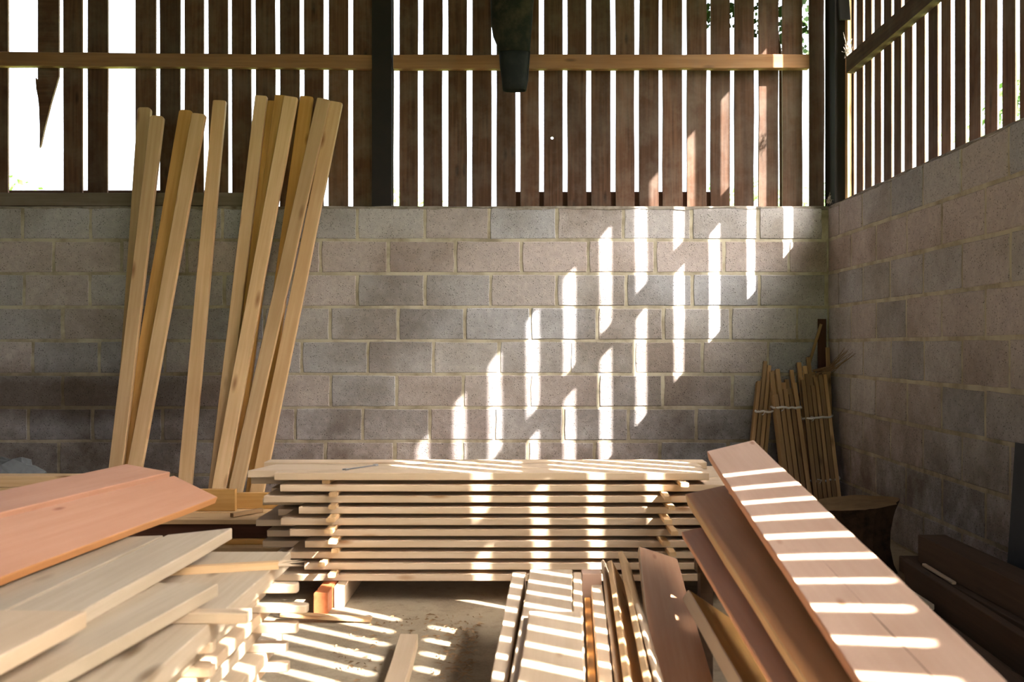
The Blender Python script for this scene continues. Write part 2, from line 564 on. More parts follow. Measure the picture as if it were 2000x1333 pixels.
# slats of the back wall (x from, x to)
SL = [(-3.674, -3.51), (-3.307, -3.164), (-3.133, -3.003), (-2.968, -2.832), (-2.644, -2.507), (-2.476, -2.336), (-2.308, -2.179),
      (-2.144, -2.012), (-1.984, -1.854), (-1.823, -1.69), (-1.659, -1.526), (-1.493, -1.36), (-1.327, -1.194), (-1.159, -1.013),
      (-0.985, -0.884), (-0.845, -0.718), (-0.681, -0.55), (-0.513, -0.384), (-0.349, -0.217), (-0.182, -0.052), (-0.021, 0.108),
      (0.14, 0.269), (0.3, 0.43), (0.463, 0.595), (0.629, 0.758), (0.789, 0.922), (0.95, 1.086), (1.114, 1.249), (1.276, 1.409),
      (1.439, 1.572), (1.603, 1.737), (1.767, 1.903), (1.950, 2.052), (2.06, 2.14)]
x = -3.71
while x > LEFT_X:
    SL.insert(0, (x - 0.13, x))
    x -= 0.1625
SLAT_Y = 6.73
for (a, b_) in SL:
    xc, w = (a + b_) / 2, b_ - a
    z0, z1 = 1.955, roof_z(xc) - 0.06
    if abs(xc + 3.2355) < 0.01:
        # the broken slat: whole above the rail, a torn point below it
        prof = [(-0.0715, z1), (0.0715, z1), (0.0715, 2.93), (0.052, 2.86), (0.034, 2.80), (0.016, 2.74), (-0.004, 2.66), (-0.024, 2.58),
                (-0.050, 2.46), (-0.060, 2.44), (-0.058, 2.56), (-0.0635, 2.72), (-0.0715, 2.79), (-0.082, 2.84), (-0.088, 2.92), (-0.0715, 2.90)]
        n = len(prof)
        vs_ = [(p[0], 0, p[1] - 3.0) for p in prof] + [(p[0], 0.02, p[1] - 3.0) for p in prof]
        fs_ = [tuple(range(n - 1, -1, -1)), tuple(range(n, 2 * n))] + [(i, (i + 1) % n, n + (i + 1) % n, n + i) for i in range(n)]
        mesh_obj('broken_slat', vs_, fs_, 'slat', wall_back, loc=(xc, SLAT_Y, 3.0))
        continue
    if abs(xc - 0.2045) < 0.01:
        # slat with a round knot hole: a ring of faces around the hole
        hx, hz, hr = -0.008, 2.508, 0.0105
        vs_, fs_ = [], []
        L_ = []
        m = 12
        for yy in (0.0, 0.02):
            for k in range(m):
                t = 2 * math.pi * k / m + math.pi / 4
                L_.append((hx + hr * math.cos(t), yy, hz + hr * math.sin(t)))
        sq = []
        for yy in (0.0, 0.02):
            for k in range(m):
                t = 2 * math.pi * k / m + math.pi / 4
                c, s = math.cos(t), math.sin(t)
                q = max(abs(c), abs(s))
                cx, cz = c / q, s / q
                sq.append((cx * w / 2, yy, hz + cz * 0.065))
        vs_ = L_ + sq
        for k in range(m):
            k2 = (k + 1) % m
            fs_.append((k, k2, 24 + k2, 24 + k))
            fs_.append((12 + k2, 12 + k, 36 + k, 36 + k2))
            fs_.append((k2, k, 12 + k, 12 + k2))
            fs_.append((24 + k, 24 + k2, 36 + k2, 36 + k))
        for (p0, p1) in ((z0, hz - 0.065), (hz + 0.065, z1)):
            v, f = box_vf(-w / 2, w / 2, 0, 0.02, p0, p1, off=len(vs_))
            vs_ += v
            fs_ += f
        vs_ = [(p[0], p[1], p[2] - 3) for p in vs_]
        # the slat lies with its length along z; grain follows the object's z here
        o = mesh_obj('slat', [(p[2], p[0], p[1]) for p in vs_], fs_, 'slat', wall_back)
        o.matrix_world = Matrix(((0, 1, 0, xc), (0, 0, 1, SLAT_Y), (1, 0, 0, 3.0), (0, 0, 0, 1)))
        continue
    tl = R.uniform(-0.004, 0.004)
    yo = R.uniform(0, 0.004)
    plank('slat', (a + tl, SLAT_Y + yo, z1), (b_ + tl, SLAT_Y + yo, z1), (b_, SLAT_Y + yo, z0), (a, SLAT_Y + yo, z0), 0.02, 'slat',
          parent=wall_back, segs=6, wav=0.0025, ch=0.002)

# right-hand slats: thin boards with wider gaps, the pitch the sun stripes show
P = 0.1615
GAPS = [5.739 + P * k for k in range(5, -55, -1)]
for g0, g1 in zip(GAPS[:-1], GAPS[1:]):
    if g1 < FRONT_Y:
        break
    def gw(y):
        return 0.046 - (0.004 if y > 6.1 else 0) if y > 4.3 else 0.034
    ya, yb = g1 + gw(g1) / 2 + R.uniform(-0.004, 0.004), g0 - gw(g0) / 2 + R.uniform(-0.004, 0.004)
    xo = R.uniform(0, 0.003)
    z0, z1 = 1.955, 3.86
    plank('slat', (WALL_X + 0.097 + xo, yb, z1), (WALL_X + 0.097 + xo, ya, z1), (WALL_X + 0.097 + xo, ya, z0), (WALL_X + 0.097 + xo, yb, z0),
          0.009, 'slat', parent=wall_right, segs=6, wav=0.001, ch=0.001)

# rails
plank('rail', (-1.022, 6.668, 3.057), (-1.022, 6.668, 2.963), (-3.75, 6.668, 2.985), (-3.75, 6.668, 3.078), 0.06, 'rail', parent=wall_back, segs=10, wav=0.003, ch=0.004)
plank('rail', (1.93, 6.668, 3.060), (1.93, 6.668, 2.965), (-0.878, 6.668, 2.963), (-0.878, 6.668, 3.057), 0.06, 'rail', parent=wall_back, segs=10, wav=0.003, ch=0.004)
plank('rail', (-3.752, 6.668, 3.078), (-3.752, 6.668, 2.985), (LEFT_X, 6.668, 2.985), (LEFT_X, 6.668, 3.078), 0.06, 'rail', parent=wall_back, segs=4, wav=0.003, ch=0.004)
plank('rail', (2.085, 6.38, 2.955), (2.085, 6.38, 2.850), (2.085, FRONT_Y, 2.850), (2.085, FRONT_Y, 2.955), -0.052, 'slat', parent=wall_right, segs=12, wav=0.003, ch=-0.0)
plank('wall_plate', (2.03, 6.72, 3.93), (2.03, 6.72, 3.70), (2.03, FRONT_Y, 3.70), (2.03, FRONT_Y, 3.93), -0.108, 'oldbeam', parent=wall_right, segs=4, wav=0.0, ch=-0.0)
# boards behind the feet of the slats
xboard('skirt_board', -0.10, 1.36, 6.757, 6.775, 2.145, 0.19, 'darkboard', parent=wall_back)
xboard('skirt_board', -3.70, -2.02, 6.757, 6.775, 2.155, 0.20, 'darkboard', parent=wall_back)
# timber lying along the wall top
tag(xboard('sill_timber', -3.75, -1.865, WALL_Y + 0.006, WALL_Y + 0.075, WALL_H + 0.095, 0.088, 'sill', segs=8, wav=0.002),
    'grey weathered timber lying along the block wall top below the broken slats', 'timber')

# steel columns
def column(x0, x1, y0, y1, z1, label):
    e = empty('steel_column', ((x0 + x1) / 2, (y0 + y1) / 2, WALL_H + 0.007))
    tag(e, label, 'column')
    hx, hy, h = (x1 - x0) / 2, (y1 - y0) / 2, z1 - WALL_H
    boxes('flange', [(-hx, hx, -hy, -hy + 0.012, 0, h)], 'steel', e)
    boxes('flange', [(-hx, hx, hy - 0.012, hy, 0, h)], 'steel', e)
    boxes('web', [(-hx * 0.75, hx * 0.75, -hy + 0.012, hy - 0.012, 0.012, h)], 'steel', e)
    boxes('base_plate', [(-hx, hx, -hy - 0.002, hy + 0.002, -0.001, 0.011)], 'steel', e)
    return e
column(-1.017, -0.886, 6.640, 6.722, roof_z(-0.95) - 0.05, 'flat dark steel column standing midway along the back block wall')
column(2.05, 2.118, 6.50, 6.715, 3.69, 'dark steel column in the corner where the two block walls meet')
column(2.05, 2.085, 2.29, 2.625, 3.69, 'dark steel column on the block wall behind the striped plank')

tag(plank('corner_stud', (2.110, 6.43, 3.69), (2.138, 6.43, 3.69), (2.138, 6.43, 2.034), (2.110, 6.43, 2.034), 0.05, 'pine', segs=4, wav=0.001),
    'pale timber stud standing beside the corner steel column', 'stud')
# brace at the corner column, going up to the roof
br = plank('steel_brace', (1.98, 6.35, 3.95), (2.05, 6.35, 3.95), (2.115, 6.38, 3.20), (2.045, 6.38, 3.20), 0.02, 'steel')
tag(br, 'dark slanting steel brace rising from the corner column', 'brace')

# left wall and roof (outside the frame; they keep the barn dark)
wall_left = struct(boxes('wall_left', [(LEFT_X - 0.1, LEFT_X, FRONT_Y, 6.75, 0, roof_z(LEFT_X))], 'oldbeam'))
DOOR = (-0.8, 1.5, 2.2)  # unseen doorway, sized for the daylight it lets in
wall_front_added = struct(boxes('wall_front_added', [(LEFT_X - 0.1, DOOR[0], FRONT_Y - 0.12, FRONT_Y, 0, roof_z(-1.1) - 0.02), (DOOR[1], 2.14, FRONT_Y - 0.12, FRONT_Y, 0, roof_z(2.14)),
                                          (DOOR[0], DOOR[1], FRONT_Y - 0.12, FRONT_Y, DOOR[2], roof_z(1.6) - 0.02)], 'oldbeam'))  # added out of view to hold back sky light from the front
rv, rf = [], []
nr = 90
for i in range(nr + 1):
    x = 2.36 + (LEFT_X - 0.4 - 2.36) * i / nr
    for y in (FRONT_Y - 0.5, 7.1):
        rv.append((x, y, roof_z(x) + 0.02 * math.sin(i * 1.9)))
        rv.append((x, y, roof_z(x) + 0.02 * math.sin(i * 1.9) + 0.03))
for i in range(nr):
    a = i * 4
    rf += [(a, a + 2, a + 6, a + 4), (a + 1, a + 5, a + 7, a + 3), (a, a + 4, a + 5, a + 1), (a + 2, a + 3, a + 7, a + 6)]
rf += [(0, 1, 3, 2), (nr * 4, nr * 4 + 2, nr * 4 + 3, nr * 4 + 1)]
struct(mesh_obj('ceiling', rv, rf, 'roof'))

# ------------------------------------------------------------------ boards leaning on the back wall
LAY = {1: (6.684, 6.252), 2: (6.641, 6.209), 3: (6.598, 6.166)}
LEAN = [  # top x, top z, foot x, layer, width, material, rounded end, note
    ('B', -2.567, 2.705, -2.572, 1, 0.088, 'pine', 0.016), ('B', -2.447, 2.629, -2.582, 3, 0.088, 'pine', 0.014),
    ('B', -2.267, 2.677, -2.560, 2, 0.088, 'gold', 0.016), ('B', -2.167, 2.643, -2.487, 3, 0.090, 'pine', 0.006),
    ('B', -2.057, 2.753, -2.162, 1, 0.086, 'pine', 0.004),
    ('C', -1.763, 2.774, -1.962, 2, 0.080, 'pine', 0.003), ('C', -1.691, 2.750, -1.885, 1, 0.085, 'gold', 0.003),
    ('C', -1.629, 2.777, -1.860, 2, 0.084, 'gold', 0.003), ('C', -1.553, 2.757, -1.936, 3, 0.088, 'pine', 0.003),
    ('C', -1.467, 2.781, -1.735, 1, 0.086, 'gold', 0.003), ('C', -1.335, 2.743, -1.838, 3, 0.086, 'pine', 0.003),
    ('C', -1.260, 2.733, -1.709, 2, 0.086, 'pine', 0.003)]
cnt = {'B': 0, 'C': 0}
for (gname, tx, tz, fx, lay, w, mat, rnd) in LEAN:
    ty, fy = LAY[lay]
    # tilt so that the edges stay square to the board
    d = V((tx - fx, 0, tz)).normalized()
    s = V((d.z, 0, -d.x)) * (w / 2)
    n = cnt[gname]
    cnt[gname] += 1
    if gname == 'B':
        lab = '%s of five pine battens leaning on the wall, counted from the broken slats' % ORD[n]
        grp = 'five battens leaning near the broken slats'
    else:
        lab = '%s of seven pine battens leaning beside the steel column, counted towards it' % ORD[n]
        grp = 'seven battens leaning beside the steel column'
    o = plank('leaning_batten', V((tx, ty, tz)) - s, V((tx, ty, tz)) + s, V((fx, fy, 0.012)) + s, V((fx, fy, 0.012)) - s, 0.038, mat,
              lab, 'batten', grp, segs=7, wav=0.0015, rnd=rnd, bow=R.uniform(-0.002, 0.002))

# ------------------------------------------------------------------ stack of planks with spacer sticks, in the middle
PITCH = 0.0475
LX = [-1.058, -1.034, -1.103, -0.955, -1.029, -0.992, -0.927, -1.003, -0.93, -1.09]
RX = [0.79, 0.93, 0.88, 0.97, 0.90, 0.99, 0.93, 0.95, 1.0, 0.92]
BX = [-1.2, -1.222, -1.13, -1.17, -1.10, -1.20, -1.15, -1.17, -1.08, -1.16]
GS = 'planks of the stack with spacer sticks'
for i in range(10):
    zt = 0.119 + PITCH * (9 - i)
    if i == 0:
        zt += 0.003
        plank('plank', (0.79, 4.42, zt), (0.79, 4.20, zt), (-1.058, 4.20, zt), (-1.058, 4.275, zt), 0.031, 'pale',
              'tapered pale plank along the open edge on top of the spacer-stick stack', 'plank', GS, segs=6)
        plank('plank', (0.80, 4.57, zt), (0.80, 4.424, zt), (-1.18, 4.279, zt), (-1.14, 4.51, zt), 0.031, 'pale',
              'pale plank under the spanner on top of the spacer-stick stack', 'plank', GS, segs=6, skew=0.012)
        xboard('plank', -1.2, 0.85, 4.575, 4.69, zt + 0.001, 0.031, 'pale',
               'narrow pale plank next to the block wall on top of the spacer-stick stack', 'plank', GS, segs=6)
        continue
    dz = R.uniform(-0.002, 0.002)
    xboard('plank', LX[i], RX[i], 4.20 + R.uniform(-0.004, 0.004), 4.43, zt, 0.029, 'pale',
           'pale plank facing the open floor, %s layer down in the spacer-stick stack' % ORD[i], 'plank', GS, segs=6)
    xboard('plank', BX[i], RX[i] + R.uniform(-0.06, 0.1), 4.436, 4.86, zt, 0.029, 'pale',
           'pale plank towards the block wall, %s layer down in the spacer-stick stack' % ORD[i], 'plank', GS, segs=6)
GSS = 'spacer sticks between the stacked planks'
ST_L = [(-0.842, 4.215, 0.034), (-0.802, 4.165, 0.036), (-0.800, 4.135, 0.032), (-0.800, 4.10, 0.036), (-0.808, 4.10, 0.036), (-0.796, 4.12, 0.036),
        (-0.795, 4.17, 0.030), (-0.842, 4.12, 0.030), (-0.802, 4.13, 0.030)]
ST_R = [(0.674, 4.12, 0.034), (0.594, 4.06, 0.028), (0.620, 4.12, 0.028), (0.596, 4.06, 0.032), (0.622, 4.06, 0.030), (0.590, 4.08, 0.032),
        (0.62, 4.10, 0.03), (0.60, 4.10, 0.03), (0.61, 4.12, 0.03)]
for i in range(9):
    zt = 0.119 + PITCH * (9 - i) - 0.029
    if i == 0:
        zt += 0.001
    for side, (xc, y0, w) in (('spanner', ST_L[i]), ('striped plank', ST_R[i])):
        yboard('spacer_stick', xc - w / 2, xc + w / 2, y0, 4.85, zt, 0.018, 'pine',
               '%s spacer stick down at the stack end nearer the %s' % (ORD[i], side), 'stick', GSS, segs=2,
               yaw=R.uniform(-0.03, 0.03))
for x0, x1, y0, lab in ((-0.848, -0.792, 4.0, 'red-grained timber bearer sticking out under the spacer-stick stack'),
                        (-0.786, -0.745, 4.11, 'pale timber bearer tight beside the red one under the stack'),
                        (0.56, 0.62, 4.06, 'timber bearer under the stack end nearer the striped plank')):
    yboard('bearer', x0, x1, y0, 4.68, 0.089, 0.088, 'red' if x0 < -0.8 else 'pale', lab, 'bearer', 'bearers under the spacer-stick stack', segs=2)

# spanner on the stack
def spanner():
    e = empty('spanner', (-0.768, 4.285, 0.5505))
    e.rotation_euler = (0, 0, math.atan2(0.155, 0.105))
    tag(e, 'small steel spanner lying on the top plank of the stack', 'spanner')
    ln = 0.187
    prof = [(0.012, -0.0045), (ln - 0.012, -0.0035), (ln - 0.012, 0.0035), (0.012, 0.0045)]
    vs_ = [(x, y, z) for z in (0.001, 0.006) for x, y in prof]
    mesh_obj('shank', vs_, [(3, 2, 1, 0), (4, 5, 6, 7), (0, 1, 5, 4), (1, 2, 6, 5), (2, 3, 7, 6), (3, 0, 4, 7)], 'bare', e)
    # open jaw
    jaw = [(0.016, -0.005), (0.016, 0.005), (0.006, 0.012), (-0.012, 0.012), (-0.013, 0.006), (0.0, 0.0055), (0.002, 0.0), (0.0, -0.0055), (-0.013, -0.006), (-0.012, -0.012), (0.006, -0.012)]
    n = len(jaw)
    vs_ = [(x, y, z) for z in (0.0003, 0.007) for x, y in jaw]
    mesh_obj('jaw', vs_, [tuple(range(n)), tuple(range(2 * n - 1, n - 1, -1))] + [(i, n + i, n + (i + 1) % n, (i + 1) % n) for i in range(n)], 'bare', e)
    m = 18
    vs_, fs_ = [], []
    for k in range(m):
        t = 2 * math.pi * k / m
        for (r, z) in ((0.0065, 0.0003), (0.012, 0.0003), (0.012, 0.008), (0.0065, 0.008)):
            vs_.append((ln + r * math.cos(t), r * math.sin(t), z))
    for k in range(m):
        k2 = (k + 1) % m
        for j in range(4):
            fs_.append((k * 4 + j, k * 4 + (j + 1) % 4, k2 * 4 + (j + 1) % 4, k2 * 4 + j))
    mesh_obj('ring', vs_, fs_, 'bare', e)
spanner()

# ------------------------------------------------------------------ low stack of long boards behind, on the left
GL = 'long boards of the low stack by the leaning battens'
lows = [('long_board', -3.4, -1.12, 4.90, 5.10, 0.087, 0.033, 'pine', 'lowest board of the low stack, facing the open floor'),
        ('long_board', -3.4, -1.25, 5.14, 5.40, 0.087, 0.033, 'pine', 'lowest board of the low stack, towards the leaning battens'),
        ('long_board', -3.4, -1.06, 4.98, 5.16, 0.112, 0.0245, 'gold', 'thin golden board second from the floor in the low stack'),
        ('dark_timber', -3.4, -1.05, 5.02, 5.14, 0.187, 0.074, 'darkboard', 'thick dark red-brown timber under the top boards of the low stack'),
        ('dark_timber', -3.4, -1.2, 5.22, 5.34, 0.187, 0.074, 'darkboard', 'thick dark timber in the low stack, towards the leaning battens'),
        ('long_board', -3.4, -1.18, 4.99, 5.19, 0.212, 0.0245, 'pine', 'top pine board of the low stack, facing the open floor'),
        ('long_board', -3.4, -1.22, 5.195, 5.37, 0.214, 0.0245, 'pine', 'top pine board of the low stack carrying the short golden board')]
for (nm, a, b_, y0, y1, zt, t, mt, lab) in lows:
    xboard(nm, a, b_, y0, y1, zt, t, mt, lab, 'timber' if nm == 'dark_timber' else 'board', GL, segs=5)
for k, x in enumerate((-3.1, -1.6)):
    yboard('bearer', x - 0.03, x + 0.03, 4.92, 5.40, 0.053, 0.052, 'gold', 'small bearer lying under the low stack at its %s end' % ('hidden', 'open')[k], 'bearer', 'bearers under the low stack', segs=1)
    yboard('spacer_stick', x - 0.02, x + 0.02, 5.20, 5.40, 0.112, 0.0245, 'gold', 'spacer stick inside the low stack at its %s end' % ('hidden', 'open')[k], 'stick', 'spacers in the low stack', segs=1)
# short golden boards standing on edge on it
xboard('short_board', -2.35, -1.525, 5.225, 5.262, 0.330, 0.1145, 'gold', 'short golden board standing on edge on the low stack', 'board')
xboard('short_board', -1.90, -1.19, 5.30, 5.335, 0.300, 0.0845, 'gold', 'golden board standing on edge behind the short one on the low stack', 'board')
sk = plank('offcut_stick', (-1.385, 5.20, 0.237), (-1.365, 5.19, 0.237), (-1.475, 5.03, 0.237), (-1.495, 5.04, 0.237), 0.021, 'stick',
           'thin grey stick lying across the top of the low stack', 'stick', segs=1)
# small pile at the far left
GP = 'battens piled on the low stack at the wall'
for i, (zt, t, x1, mt) in enumerate(((0.262, 0.046, -2.35, 'gold'), (0.310, 0.046, -2.30, 'brown'), (0.358, 0.046, -2.28, 'pine'), (0.418, 0.058, -2.255, 'pine'))):
    xboard('batten', -3.3, x1, 5.07 + 0.01 * i, 5.20, zt, t, mt, '%s batten from the top in the small pile beside the pink planks' % ORD[3 - i], 'batten', GP, segs=4, wav=0.003)

# grey plastic in the far corner
bm = bmesh.new()
bmesh.ops.create_icosphere(bm, subdivisions=3, radius=1.0)
rr = random.Random(3)
for v in bm.verts:
    a = math.atan2(v.co.y, v.co.x)
    k = 1 + 0.16 * math.sin(a * 5 + v.co.z * 4) + rr.uniform(-0.05, 0.05)
    v.co = V((v.co.x * 0.26 * k, v.co.y * 0.17 * k, max(-0.19, v.co.z * 0.2 * k)))
me = bpy.data.meshes.new('plastic_sack')
bm.to_mesh(me); bm.free()
me.materials.append(M['plastic'])
o = bpy.data.objects.new('plastic_sack', me)
COL.objects.link(o)
o.location = (-3.30, 6.25, 0.19)
tag(o, 'crumpled grey plastic sack on the floor against the block wall', 'sack')

# ------------------------------------------------------------------ the pile on the left with the pink planks
GW = 'boards of the sticker-spaced pile under the pink planks'
layers = [(0.105, 0.033), (0.165, 0.034), (0.228, 0.036), (0.290, 0.033), (0.345, 0.032), (0.420, 0.048)]    # top, thickness
k = 0
for li, (zt, t) in enumerate(layers):
    x = (-0.80, -0.775, -0.81, -0.785, -0.80, -0.757)[li]
    j = 0
    while x > -1.75:
        w = R.uniform(0.19, 0.26)
        y1 = 3.14 + R.uniform(-0.08, 0.06)
        if li == 5:
            w = (0.30, 0.24, 0.22, 0.22, 0.22)[j]
            y1 = (3.215, 3.20, 3.10, 3.12, 3.1)[j]
        y0 = 1.05 + R.uniform(-0.12, 0.12)
        yboard('pile_board', x - w, x, y0, y1, zt, t, 'white' if (li + j) % 3 else 'pale',
               'pale board, %s layer up, %s in from the sunlit side of the pink-topped pile' % (ORD[li], ORD[j]), 'board', GW, segs=6, wav=0.003)
        x -= w + R.uniform(0.006, 0.02)
        j += 1
for k, y in enumerate((1.3, 2.35, 2.95)):
    xboard('bearer', -1.75, -0.80, y - 0.04, y + 0.04, 0.0715, 0.07, 'pine', '%s bearer under the pink-topped pile, counted from the doorway' % ORD[k], 'bearer', 'bearers under the pink-topped pile', segs=1)
GPS = 'spacer sticks of the pink-topped pile'
S_Z = [0.3715, 0.3125, 0.2565, 0.1915, 0.1305]
S_X = [-0.682, -0.648, -0.679, -0.715, -0.710]
T_X = [-0.782, -0.782, -0.80, -0.79, -0.80]
for i in range(5):
    top = [0.372, 0.313, 0.257, 0.192, 0.131][i]
    bot = [0.345, 0.290, 0.228, 0.165, 0.105][i]
    for yc, xr, nm in ((2.99 + R.uniform(-0.02, 0.02), S_X[i], 'far'), (2.40 + R.uniform(-0.015, 0.015), T_X[i] + 0.03, 'middle'), (1.35, -0.76, 'near')):
        where = {'far': 'stack end', 'middle': 'middle', 'near': 'doorway end'}[nm]
        xboard('spacer_stick', -1.72, xr, yc - 0.022, yc + 0.022, top - 0.0005, top - bot - 0.001, 'pale',
               '%s spacer stick down at the %s of the pink-topped pile' % (ORD[i], where), 'stick', GPS, segs=3, rnd=0.012)
xboard('spacer_stick', -1.6, -0.665, 2.375, 2.42, 0.447, 0.0265, 'pale', 'spacer stick lying on the wide top board beneath the whitish boards', 'stick', GPS, segs=3)
xboard('spacer_stick', -1.6, -0.90, 1.35, 1.40, 0.447, 0.0265, 'pale', 'spacer stick beneath the whitish boards at the doorway end of the pile', 'stick', GPS, segs=3)
# split stick with a torn end
e = empty('split_stick', (-1.12, 2.86, 0.421))
e.rotation_euler = (0, 0, math.atan2(0.13, 0.46))
tag(e, 'slender stick with a torn splintered end lying on the wide top board', 'stick')
sh = boxes('shaft', [(0, 0.40, -0.014, 0.014, 0, 0.022)], 'pine', e)
vs_, fs_ = [], []
for q in range(9):
    y0 = -0.02 + 0.04 * q / 9
    ln = R.uniform(0.03, 0.095)
    zz = R.uniform(0.002, 0.016)
    ty = y0 + R.uniform(-0.02, 0.024)
    a = len(vs_)
    vs_ += [(0.398, y0, zz), (0.398, y0 + 0.006, zz), (0.398, y0 + 0.003, zz + 0.006), (0.40 + ln, ty, zz + R.uniform(-0.008, 0.01))]
    fs_ += [(a, a + 1, a + 3), (a + 1, a + 2, a + 3), (a + 2, a, a + 3), (a, a + 2, a + 1)]
mesh_obj('splinters', vs_, fs_, 'pale', e)
# whitish boards above
plank('whitish_board', (-1.02, 2.54, 0.481), (-0.782, 2.53, 0.481), (-0.955, 1.15, 0.481), (-1.20, 1.16, 0.481), 0.033, 'white',
      'whitish board with a square end lying under the knotty board on the pile', 'board', segs=6, wav=0.003)
yboard('whitish_board', -1.62, -1.25, 1.1, 2.9, 0.481, 0.033, 'white', 'wide whitish board hidden beneath the knotty boards of the pile', 'board', segs=5)
plank('knotty_board', (-1.08, 2.995, 0.517), (-0.915, 3.105, 0.517), (-0.985, 1.1, 0.517), (-1.16, 1.1, 0.517), 0.035, 'white',
      'knotty whitish board with a slanting end below the pink planks', 'board', segs=7, wav=0.006)
plank('knotty_board', (-1.36, 2.93, 0.517), (-1.088, 2.985, 0.517), (-1.170, 1.1, 0.517), (-1.44, 1.1, 0.517), 0.035, 'white',
      'whitish board sandwiched beside the knotty board, its end under the pink planks', 'board', segs=7, wav=0.003)
plank('whitish_board', (-1.16, 2.01, 0.553), (-0.884, 2.0, 0.553), (-0.96, 1.0, 0.553), (-1.23, 1.0, 0.553), 0.035, 'pale',
      'short pale board lying uppermost on the knotty boards at the doorway end', 'board', segs=5, wav=0.003)
# filler and pink planks
yboard('prop_board', -1.75, -1.50, 1.1, 3.25, 0.530, 0.048, 'white', 'board propping up the pink planks on the side away from the sun', 'board', segs=4)
yboard('prop_board', -1.72, -1.52, 1.1, 3.25, 0.585, 0.05, 'white', 'upper board propping up the pink planks on the side away from the sun', 'board', segs=4)
plank('pink_plank', (-1.262, 3.565, 0.622), (-1.095, 3.54, 0.548), (-1.265, 1.85, 0.548), (-1.50, 1.88, 0.640), 0.026, 'pink',
      'pink sawn plank tilted towards the sunlit floor', 'plank', segs=6, wav=0.002, rside='brown')
plank('pink_plank', (-1.432, 3.56, 0.664), (-1.276, 3.57, 0.634), (-1.503, 1.9, 0.650), (-1.70, 1.9, 0.664), 0.026, 'pink',
      'pink sawn plank with a pale edge lying behind the tilted pink one', 'plank', segs=6, wav=0.002)

# ------------------------------------------------------------------ pieces on the floor
plank('offcut', (-0.60, 3.93, 0.012), (-0.60, 3.885, 0.012), (-0.955, 3.875, 0.036), (-0.955, 3.93, 0.036), 0.012, 'pine',
      'thin wedge-shaped offcut lying on the floor by the red-grained bearer', 'offcut', segs=2)
yboard('floor_batten', -0.402, -0.336, 2.1, 3.565, 0.050, 0.05, 'pale', 'square batten lying alone on the dusty floor between the piles', 'batten', segs=5, yaw=-0.03)

# ------------------------------------------------------------------ boards lying in the middle right, sun-striped
GR = 'boards of the sun-striped heap on the floor'
def rb(fl, fr, nr, nl, t, mat, lab, **k):
    return plank('heap_board', fl, fr, nr, nl, t, mat, lab, 'board', GR, **k)
# flat supports below
low = ((0.060, -0.04, 0.10, 3.50, 'lowest', 'nearest the bare floor'), (0.060, 0.12, 0.30, 3.45, 'lowest', 'between its two neighbours'), (0.060, 0.33, 0.52, 3.5, 'lowest', 'nearest the right wall'),
       (0.120, -0.05, 0.14, 3.52, 'second lowest', 'nearest the bare floor'), (0.120, 0.16, 0.36, 3.48, 'second lowest', 'nearest the right wall'),
       (0.180, -0.03, 0.10, 3.5, 'third lowest', 'nearest the bare floor'), (0.180, 0.115, 0.20, 3.5, 'third lowest', 'nearest the right wall'))
for zt, a, b_, y1, lab, side in low:
    yboard('heap_board', a - 0.095, b_ - 0.095, 1.6, y1, zt, 0.055, 'pale', 'pale board of the %s layer in the sun-striped heap, %s' % (lab, side), 'board', 'lower boards of the sun-striped heap', segs=3, yaw=0.05)
rb((-0.040, 3.67, 0.250), (0.010, 3.67, 0.250), (-0.073, 1.7, 0.250), (-0.112, 1.7, 0.250), 0.066, 'pale', 'narrow pale board along the floor side of the sun-striped heap', segs=8, wav=0.002)
rb((0.024, 3.60, 0.275), (0.179, 3.60, 0.275), (0.081, 1.65, 0.275), (-0.068, 1.65, 0.275), 0.090, 'pale', 'broad pale board crossed by sun stripes below the shorter one', segs=6, wav=0.002)
rb((0.183, 3.61, 0.262), (0.212, 3.61, 0.262), (0.114, 1.65, 0.262), (0.086, 1.65, 0.262), 0.078, 'pale', 'slim pale board tight beside the broad sun-striped board', segs=5)
rb((0.017, 2.95, 0.297), (0.174, 2.95, 0.297), (0.113, 1.70, 0.297), (-0.046, 1.70, 0.297), 0.0215, 'pale', 'shorter broad pale board lying on top of the sun-striped one', segs=6, wav=0.003)
rb((0.216, 3.48, 0.203), (0.237, 3.48, 0.203), (0.146, 1.65, 0.203), (0.122, 1.65, 0.203), 0.0215, 'gold', 'amber batten on edge in the sun-striped heap', segs=5)
rb((0.242, 3.51, 0.240), (0.280, 3.51, 0.240), (0.184, 1.65, 0.226), (0.150, 1.65, 0.226), 0.05, 'pale', 'pale square batten next to the amber one in the heap', segs=5)
xboard('wood_block', 0.215, 0.285, 3.59, 3.66, 0.262, 0.26, 'rose', 'small upright wood block at the end of the amber batten', 'block', segs=1)
